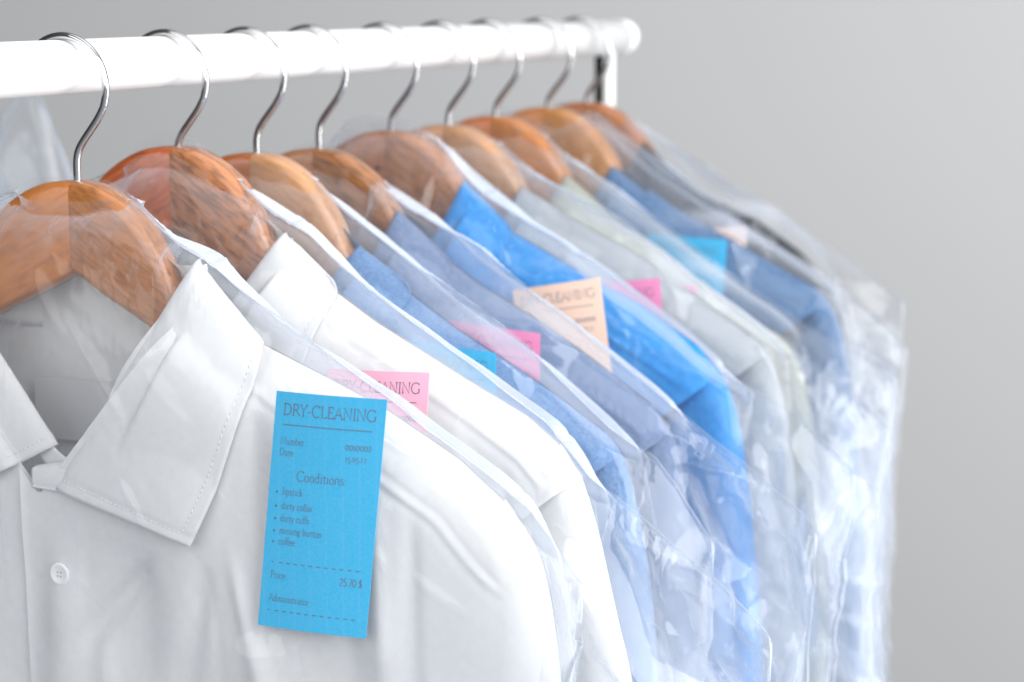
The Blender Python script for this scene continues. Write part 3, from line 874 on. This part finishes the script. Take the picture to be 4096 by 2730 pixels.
def make_bag(i, mat, label):
    nz, top, Wm, dtop = bag_outer(i, i)
    rel = shapes[i]
    wcol = gridcoords(-Wm, Wm, -0.085, 0.4, 0.0018, 0.006)
    # keep the side seams dense
    sgrid = np.r_[0, np.cumsum(np.r_[np.full(20, 0.0010), np.full(165, 0.0019), np.full(30, 0.016)])]
    W0 = wcol[:, None]; T0 = top(W0)
    out = []; crum = []
    for front in (True, False):
        H = T0 - sgrid[None, :]
        U = W0 / Wm + 0 * H
        s = T0 - H
        side_in = Wm * (1 - 0.035 * (0.5 + 0.5 * nz(H * 14 + 4, U * 0 + 1.7)) * smooth(0.02, 0.12, s) - 0.012 * np.abs(nz(H * 45, U * 0 + 8.2)) * smooth(0.0, 0.05, s))
        W = U * side_in
        a = np.abs(W)
        pinch = (1 - np.abs(U) ** 7) ** 0.5
        Dm = (BF[i] if front else BB[i])
        rise = 1 - np.exp(-s / 0.022)
        out_ = smooth(0.17, 0.235, a)                      # beyond the shoulder the film is loose
        over = smooth(0.02, 0.09, s)
        D = Dm * rise * (1 - 0.30 * smooth(0.06, 0.24, a)) * pinch
        c = creases(W + (0 if front else 3), H, 7 * i + (0 if front else 50), nz, 0.042)
        c2 = creases(W * 1.0 + 9, H, 9 * i + 5, nz, 0.011)
        amp = (0.035 + 0.62 * out_) * smooth(0.002, 0.05, s) * (0.35 + 0.65 * pinch)
        if i == 0: amp = amp * 1.15
        loose = np.where(W < 0, 0.7, 1.0)
        D = D + c * amp * loose + c2 * (0.03 + 0.22 * out_) * smooth(0.0, 0.03, s) * pinch
        D = D + nz.fbm(W * 11 + (0 if front else 7), H * 8) * 0.004 * over * pinch * (0.3 + 0.7 * out_)
        # drawn folds that fan down from the shoulder corner
        fan = np.arctan2(H - (-0.10), W - 0.05)
        D = D + 0.0011 * np.abs(np.sin(fan * 23 + nz(W * 6, H * 6) * 2)) * smooth(0.03, 0.12, s) * pinch * (0.3 + out_)
        Hq = H + 0
        D0 = D.copy()
        rr = np.random.RandomState(500 + i * 2 + int(front))
        for kf in range(22):      # sharp drawn pleats that run down from the neck and the shoulder
            x0 = rr.uniform(-0.06, 0.22); h0 = float(top(np.array([x0]))[0]) - rr.uniform(0.0, 0.06) - (0.16 * rr.rand() if kf > 12 else 0)
            an = rr.normal(-1.25, 0.45); ln = rr.uniform(0.03, 0.09); ht = rr.uniform(0.0010, 0.0028)
            tt = ((W - x0) * math.cos(an) + (H - h0) * math.sin(an)) / ln
            nn = -(W - x0) * math.sin(an) + (H - h0) * math.cos(an) + 0.004 * np.sin(tt * 3 + kf)
            D = D + ht * np.exp(-np.abs(nn) / 0.0022) * smooth(-0.02, 0.25, tt) * smooth(1.0, 0.4, tt) * smooth(0.0, 0.004, s)
        gather = np.abs(np.sin(W * 2 * np.pi / 0.0085 + nz(W * 30, s * 40) * 4)) * np.exp(-s / 0.016) * smooth(0.0, 0.003, s)
        D = D + gather * 0.0022 * pinch + c2 * 0.16 * np.exp(-((s - 0.02) / 0.018) ** 2) * smooth(0.12, 0.05, a) * pinch
        if front:
            cloth = rel.at(rel.f, W, H)
            pl = np.maximum(0, D - D0)
            D = np.maximum(D * 0.92, cloth + 0.0026 + 0.3 * np.maximum(0, c * amp) + pl * 0.8)
            tr_, ex_, ey_ = [np.array(v, float) for v in TK[i][:3]]
            tr_ = tr_ / 1000; ex_ /= np.linalg.norm(ex_); ey_ /= np.linalg.norm(ey_)
            det = ex_[0] * ey_[1] - ex_[1] * ey_[0]
            px, pz = W - tr_[0], H - tr_[1]
            ta = 0.053 + (px * ey_[1] - pz * ey_[0]) / det; tb = (ex_[0] * pz - ex_[1] * px) / det
            inside = smooth(-0.016, -0.002, ta) * smooth(0.069, 0.055, ta) * smooth(-0.016, -0.002, tb) * smooth(0.121, 0.107, tb)
            lim = ticket_depth(ta, -tb, TK[i][4]) - 0.0012 - np.maximum(0.0, 0.0008 * np.abs(c2) / 0.004)
            D = D * (1 - inside) + np.clip(lim, cloth + 0.0006, None) * inside
        if front:
            # the neck hole: the front sheet starts a little lower round the hook
            low = {0: 0.010, 1: 0.010, 4: 0.0}.get(i, 0.005)
            k = np.exp(-(a / 0.030) ** 4)
            Hq = H - low * k * np.exp(-s / 0.03)
            D = np.where(True, np.maximum(D, (0.0165 + 0.05 * a) * k * np.exp(-s / 0.08)), D)
            edge_ = 1 - smooth(0.0, 0.004, s)
            D = np.where(k > 0.05, D, D * (1 - edge_) + (dtop(a)) * edge_)
        y = D if front else dtop(a) * np.exp(-s / 0.02) - np.maximum(D - 0.004, 0.002 * rise)
        if not front:
            y = np.minimum(y, np.where(s > 0.003, rel.at(rel.b, W, H) - 0.002, 1.0))
        out.append(local(W, y, Hq))
        crum.append((smooth(0.13, 0.23, a) * smooth(0.01, 0.05, s) * (0.75 + 0.5 * np.clip(nz(W * 30, H * 14), -0.5, 0.5))).ravel())
    nr, nc = out[0].shape[:2]
    n = nr * nc
    F1 = grid_faces(nr, nc, flip=True); F2 = grid_faces(nr, nc, n)
    fs = [F1, F2]
    # side seams close the bag
    for r in (0, nr - 1):
        a = np.arange(nc - 1) + r * nc
        fs.append(np.stack([a, a + 1, a + 1 + n, a + n], -1))
    # top seam, open round the hook
    for r in range(nr - 1):
        if abs(wcol[r]) > 0.030:
            fs.append(np.array([[r * nc, (r + 1) * nc, (r + 1) * nc + n, r * nc + n]]))
    o = mesh_obj('garment_bag', np.vstack([out[0].reshape(-1, 3), out[1].reshape(-1, 3)]), np.vstack(fs), mat)
    at = o.data.attributes.new('crumple', 'FLOAT', 'POINT'); at.data.foreach_set('value', np.concatenate(crum).astype(np.float32))
    o.location = (HX, HY[i], HZ[i])
    tag(o, label, 'garment bag', 'clear plastic garment bags over the shirts')
    return o

BL = ['clear plastic bag over the front white shirt, crumpled at the sleeve',
      'clear plastic bag with a wide pointed corner over the second white shirt',
      'clear plastic bag over the pale blue chambray shirt, glossy at the shoulder',
      'clear plastic bag over the grey lavender shirt with a broad sloping shoulder',
      'clear plastic bag puffed up over the hanger of the vivid blue shirt',
      'clear plastic bag over the light grey shirt',
      'clear plastic bag over the pale sage shirt',
      'clear plastic bag over the denim blue shirt',
      'clear plastic bag over the charcoal shirt, outermost against the wall']
for i in range(9):
    make_bag(i, film_mat('clear_film', seed=i * 2.3), BL[i])

# ------------------------------------------------------------------ stroke lettering
def arc(cx, cy, rx, ry, a0, a1, n=12):
    return [(cx + rx * math.cos(math.radians(a0 + (a1 - a0) * k / n)), cy + ry * math.sin(math.radians(a0 + (a1 - a0) * k / n))) for k in range(n + 1)]
def sf(x, y, r=0.09):
    return [(x - r, y), (x + r, y)]
X = 0.60
STEM = lambda x, y0=0, y1=1: [[(x, y0), (x, y1)]]
G = {
 'D': (0.86, [[(0.16, 0), (0.16, 1)], [(0.16, 1), (0.34, 1)] + arc(0.34, 0.5, 0.42, 0.5, 90, -90) + [(0.16, 0)], sf(0.1, 0, .06), sf(0.1, 1, .06)]),
 'R': (0.74, [[(0.16, 0), (0.16, 1)], [(0.16, 1), (0.36, 1)] + arc(0.36, 0.75, 0.23, 0.25, 90, -90) + [(0.16, 0.5)], [(0.38, 0.5), (0.74, 0.0)], sf(0.16, 0), sf(0.1, 1, .06)]),
 'P': (0.64, [[(0.16, 0), (0.16, 1)], [(0.16, 1), (0.34, 1)] + arc(0.34, 0.74, 0.23, 0.26, 90, -90) + [(0.16, 0.48)], sf(0.16, 0), sf(0.1, 1, .06)]),
 'Y': (0.72, [[(0.05, 1), (0.36, 0.48), (0.67, 1)], [(0.36, 0.48), (0.36, 0)], sf(0.06, 1, .07), sf(0.66, 1, .07), sf(0.36, 0)]),
 '-': (0.40, [[(0.06, 0.36), (0.32, 0.36)]]),
 'C': (0.84, [arc(0.48, 0.5, 0.40, 0.52, 48, 312, 20), [(0.76, 0.98), (0.77, 0.80)]]),
 'L': (0.62, [[(0.16, 1), (0.16, 0), (0.56, 0), (0.59, 0.18)], sf(0.16, 1)]),
 'E': (0.66, [[(0.16, 0), (0.16, 1)], [(0.10, 1), (0.55, 1), (0.56, 0.85)], [(0.16, 0.53), (0.48, 0.53)], [(0.10, 0), (0.58, 0), (0.61, 0.17)]]),
 'A': (0.78, [[(0.06, 0), (0.39, 1.02), (0.72, 0)], [(0.18, 0.36), (0.60, 0.36)], sf(0.06, 0, .08), sf(0.72, 0, .08)]),
 'N': (0.88, [[(0.14, 0), (0.14, 1), (0.74, 0), (0.74, 1)], sf(0.14, 0, .08), sf(0.10, 1, .05), sf(0.74, 1, .08)]),
 'I': (0.34, [[(0.17, 0), (0.17, 1)], sf(0.17, 0), sf(0.17, 1)]),
 'G': (0.90, [arc(0.48, 0.5, 0.40, 0.52, 48, 300, 20) + [(0.80, 0.08)], [(0.80, 0.02), (0.80, 0.40)], sf(0.80, 0.40), [(0.76, 0.98), (0.77, 0.80)]]),
 'a': (0.50, [arc(0.24, 0.45, 0.15, 0.15, 150, 0, 8) + [(0.39, 0.08), (0.47, 0.02)], arc(0.23, 0.17, 0.16, 0.17, 80, 300, 10) + [(0.39, 0.14)]]),
 'b': (0.56, [[(0.13, 1.0), (0.13, 0.03)], arc(0.29, 0.29, 0.20, 0.31, 150, -150, 14), sf(0.08, 1.0, .05)]),
 'c': (0.46, [arc(0.27, 0.29, 0.21, 0.31, 40, 320, 14)]),
 'd': (0.58, [[(0.42, 1.0), (0.42, 0.0), (0.50, 0.0)], arc(0.26, 0.29, 0.20, 0.31, 30, 330, 14), sf(0.37, 1.0, .05)]),
 'e': (0.48, [[(0.07, 0.33), (0.42, 0.36)] + arc(0.25, 0.33, 0.18, 0.27, 5, 130, 7), arc(0.26, 0.29, 0.20, 0.31, 120, 320, 12)]),
 'f': (0.32, [[(0.15, 0.0), (0.15, 0.8)] + arc(0.28, 0.82, 0.13, 0.2, 180, 60, 7), [(0.04, 0.58), (0.30, 0.58)], sf(0.15, 0, .07)]),
 'g': (0.52, [arc(0.23, 0.38, 0.16, 0.22, 0, 360, 16), [(0.36, 0.54), (0.50, 0.57)], [(0.14, 0.18), (0.12, 0.06), (0.36, 0.02)] + arc(0.24, -0.14, 0.19, 0.15, 60, -240, 12)]),
 'i': (0.28, [[(0.14, 0), (0.14, 0.58)], sf(0.14, 0, .08), sf(0.10, 0.58, .05), [(0.14, 0.82), (0.14, 0.89)]]),
 'k': (0.52, [[(0.13, 0), (0.13, 1.0)], [(0.13, 0.26), (0.42, 0.58)], [(0.22, 0.35), (0.48, 0.0)], sf(0.13, 0, .07), sf(0.08, 1, .05)]),
 'l': (0.27, [[(0.13, 0), (0.13, 1.0)], sf(0.13, 0, .08), sf(0.09, 1.0, .05)]),
 'm': (0.86, [[(0.12, 0), (0.12, 0.58)], arc(0.28, 0.40, 0.16, 0.19, 160, 0, 8) + [(0.44, 0)], arc(0.59, 0.40, 0.15, 0.19, 160, 0, 8) + [(0.74, 0)], sf(0.12, 0, .07), sf(0.44, 0, .07), sf(0.74, 0, .07)]),
 'n': (0.58, [[(0.12, 0), (0.12, 0.58)], arc(0.29, 0.40, 0.17, 0.19, 160, 0, 8) + [(0.46, 0)], sf(0.12, 0, .07), sf(0.46, 0, .07)]),
 'o': (0.54, [arc(0.27, 0.29, 0.21, 0.31, 0, 360, 20)]),
 'p': (0.56, [[(0.13, -0.32), (0.13, 0.58)], arc(0.29, 0.29, 0.20, 0.31, 150, -150, 14), sf(0.13, -0.32, .07), sf(0.09, .58, .05)]),
 'r': (0.42, [[(0.13, 0), (0.13, 0.58)], arc(0.32, 0.38, 0.19, 0.21, 170, 80, 6), sf(0.13, 0, .08)]),
 's': (0.40, [arc(0.20, 0.45, 0.12, 0.14, 30, 250, 9) + arc(0.20, 0.15, 0.14, 0.16, 70, -150, 9)]),
 't': (0.36, [[(0.15, 0.78), (0.15, 0.12)] + arc(0.26, 0.10, 0.11, 0.11, 180, 300, 6), [(0.03, 0.58), (0.32, 0.58)]]),
 'u': (0.58, [[(0.12, 0.58), (0.12, 0.18)] + arc(0.28, 0.18, 0.16, 0.19, 180, 340, 8), [(0.45, 0.58), (0.45, 0), (0.52, 0)], sf(0.08, 0.58, .05)]),
 'y': (0.52, [[(0.06, 0.58), (0.26, 0.04)], [(0.46, 0.58), (0.20, -0.26), (0.08, -0.30)], sf(0.07, 0.58, .07), sf(0.45, 0.58, .07)]),
 '0': (0.54, [arc(0.27, 0.29, 0.21, 0.31, 0, 360, 20)]),
 '1': (0.34, [[(0.17, 0), (0.17, 0.60), (0.09, 0.55)], sf(0.17, 0, .08)]),
 '2': (0.48, [arc(0.22, 0.42, 0.15, 0.18, 160, -30, 9) + [(0.06, 0.0), (0.42, 0.0)]]),
 '4': (0.54, [[(0.36, -0.22), (0.36, 0.62), (0.05, 0.06), (0.48, 0.06)]]),
 '5': (0.46, [[(0.38, 0.58), (0.14, 0.58), (0.11, 0.28)] + arc(0.20, 0.02, 0.20, 0.26, 100, -120, 10)]),
 '7': (0.46, [[(0.06, 0.58), (0.42, 0.58), (0.18, -0.22)]]),
 '.': (0.20, [[(0.07, 0.03), (0.13, 0.03)]]),
 ':': (0.22, [[(0.08, 0.04), (0.14, 0.04)], [(0.08, 0.5), (0.14, 0.5)]]),
 '*': (0.30, [arc(0.15, 0.28, 0.05, 0.05, 0, 360, 8)]),
 '$': (0.56, [arc(0.28, 0.68, 0.18, 0.20, 30, 250, 9) + arc(0.28, 0.28, 0.20, 0.22, 70, -150, 9), [(0.28, -0.12), (0.28, 1.1)]]),
 ' ': (0.28, []),
}
SANS = {'2': (0.56, [arc(0.27, 0.74, 0.19, 0.24, 160, -30, 9) + [(0.06, 0.0), (0.48, 0.0)]]),
        '5': (0.56, [[(0.44, 0.98), (0.14, 0.98), (0.11, 0.58)] + arc(0.24, 0.31, 0.22, 0.31, 110, -140, 12)]),
        '7': (0.54, [[(0.06, 0.98), (0.47, 0.98), (0.18, 0)]]),
        '0': (0.56, [arc(0.28, 0.49, 0.21, 0.50, 0, 360, 20)])}

class Ink:
    def __init__(self): self.V = []; self.F = []; self.k = 0
    def stroke(self, pts, wd):
        P = np.array(pts, float)
        keep = [0] + [j for j in range(1, len(P)) if np.linalg.norm(P[j] - P[j - 1]) > 1e-6]
        P = P[keep]
        if len(P) < 2: return
        if len(P) == 2 and np.linalg.norm(P[1] - P[0]) > 0.003:
            P = P[0] + (P[1] - P[0]) * np.linspace(0, 1, int(np.linalg.norm(P[1] - P[0]) / 0.0015) + 2)[:, None]
        t = np.gradient(P, axis=0); t /= np.linalg.norm(t, axis=1)[:, None] + 1e-12
        n = np.stack([-t[:, 1], t[:, 0]], -1)
        b = len(self.V); self.k += 1
        lift = 0.00002 + (self.k % 3) * 0.000012
        for p, q in zip(P, n):
            self.V.append((*(p + q * wd / 2), lift)); self.V.append((*(p - q * wd / 2), lift))
        for j in range(len(P) - 1):
            self.F.append((b + 2 * j, b + 2 * j + 1, b + 2 * j + 3, b + 2 * j + 2))
    def text(self, s, x, y, cap, width=None, right=None, bold=0.075, font=G, track=0.0):
        adv = sum((font.get(c) or G[c])[0] + track for c in s)
        sx = cap
        if width: sx = width / adv
        if right is not None: x = right - adv * sx
        for c in s:
            a, st = font.get(c) or G[c]
            for p in st:
                self.stroke([(x + q[0] * sx, y + q[1] * cap) for q in p], bold * cap * (1.5 if c in '.:' else 1))
            x += (a + track) * sx

def printed(number, full=True):
    """lettering on a 53 x 104 mm ticket; origin top left, y down is negative; metres"""
    k = Ink(); w_, h_ = 0.053, 0.1045
    k.text('DRY-CLEANING', 0.080 * w_, -0.0945 * h_, 0.0049, width=0.845 * w_, bold=0.095)
    k.stroke([(0.085 * w_, -0.136 * h_), (0.90 * w_, -0.136 * h_)], 0.00042)
    k.text('Number :', 0.075 * w_, -0.218 * h_, 0.0031, bold=0.085, track=0.03)
    k.text(number, 0, -0.218 * h_, 0.0034, right=0.91 * w_, bold=0.10, track=0.02)
    k.text('Date :', 0.075 * w_, -0.266 * h_, 0.0031, bold=0.085, track=0.03)
    k.text('15.05.17', 0, -0.266 * h_, 0.0031, right=0.87 * w_, bold=0.085, track=0.02)
    if full:
        k.text('Conditions:', 0.255 * w_, -0.366 * h_, 0.0042, width=0.455 * w_, bold=0.085)
        for t, v in (('lipstick', 0.430), ('dirty collar', 0.490), ('dirty cuffs', 0.543), ('missing button', 0.595), ('coffee', 0.642)):
            k.text('*', 0.075 * w_, -v * h_, 0.0033, bold=0.22)
            k.text(t, 0.135 * w_, -v * h_, 0.0031, bold=0.085, track=0.02)
        for v in (0.72, 0.927):
            for q in range(12):
                x0 = 0.085 + q * 0.0705
                k.stroke([(x0 * w_, -v * h_), ((x0 + (0.018 if q == 0 else 0.034)) * w_, -v * h_)], 0.00045)
        k.text('Price :', 0.085 * w_, -0.788 * h_, 0.0031, bold=0.085, track=0.03)
        k.text('25.70 $', 0, -0.788 * h_, 0.0033, right=0.93 * w_, bold=0.105, font=SANS)
        k.text('Administrator :', 0.085 * w_, -0.887 * h_, 0.0031, bold=0.085, track=0.02)
    return k

TNUM = ['0010002', '0010004', '0010002', '0010002', '0010002', '0010002', '0010002', '0010002', '0010002']
from mathutils import Matrix
for i, (tr, ex, ey, col, dep, lab) in enumerate(TK):
    tr = np.array([tr[0], tr[1]]) / 1000
    ex = np.array(ex, float); ey = np.array(ey, float)
    ex /= np.linalg.norm(ex); ey /= np.linalg.norm(ey)
    w_, h_ = 0.053, 0.1045
    tl = tr - ex * w_
    root = empty('dry_cleaning_ticket', (HX, HY[i], HZ[i]))
    tag(root, lab, 'ticket', 'dry-cleaning tickets on the bags')
    def place(a, b, lift, tl=tl, ex=ex, ey=ey, dep=dep, i=i):
        """a along the top edge, b downward (negative = down)"""
        p = tl[None, :] + a[:, None] * ex[None, :] + (-b)[:, None] * ey[None, :]
        return np.stack([p[:, 0], -(ticket_depth(a, b, dep) + lift), p[:, 1]], -1)
    na, nb = 28, 40
    aa, bb = np.meshgrid(np.linspace(0, w_, na), np.linspace(0, -h_, nb))
    Vf = place(aa.ravel(), bb.ravel(), 0.0)
    Vb = place(aa.ravel(), bb.ravel(), -0.0003)
    n = na * nb
    ring = np.array(list(range(na)) + [r * na + na - 1 for r in range(1, nb)] + [(nb - 1) * na + k for k in range(na - 2, -1, -1)] + [r * na for r in range(nb - 2, 0, -1)])
    r2 = np.roll(ring, -1)
    m_ = len(ring); e1 = 2 * n + np.arange(m_); e2 = np.roll(e1, -1)
    Fc = np.vstack([grid_faces(nb, na, flip=True), grid_faces(nb, na, n), np.stack([e1, e2, e2 + m_, e1 + m_], -1)])
    mesh_obj('card', np.vstack([Vf, Vb, Vf[ring], Vb[ring]]), Fc, paper('ticket_paper', col), root)
    ink = printed(TNUM[i])
    Vi = np.array(ink.V)
    # subdivide long strokes so that they follow the curl
    Vp = place(Vi[:, 0], Vi[:, 1], Vi[:, 2] + 0.00006)
    mesh_obj('printed_text', Vp, ink.F, M_ink, root, smooth=False)
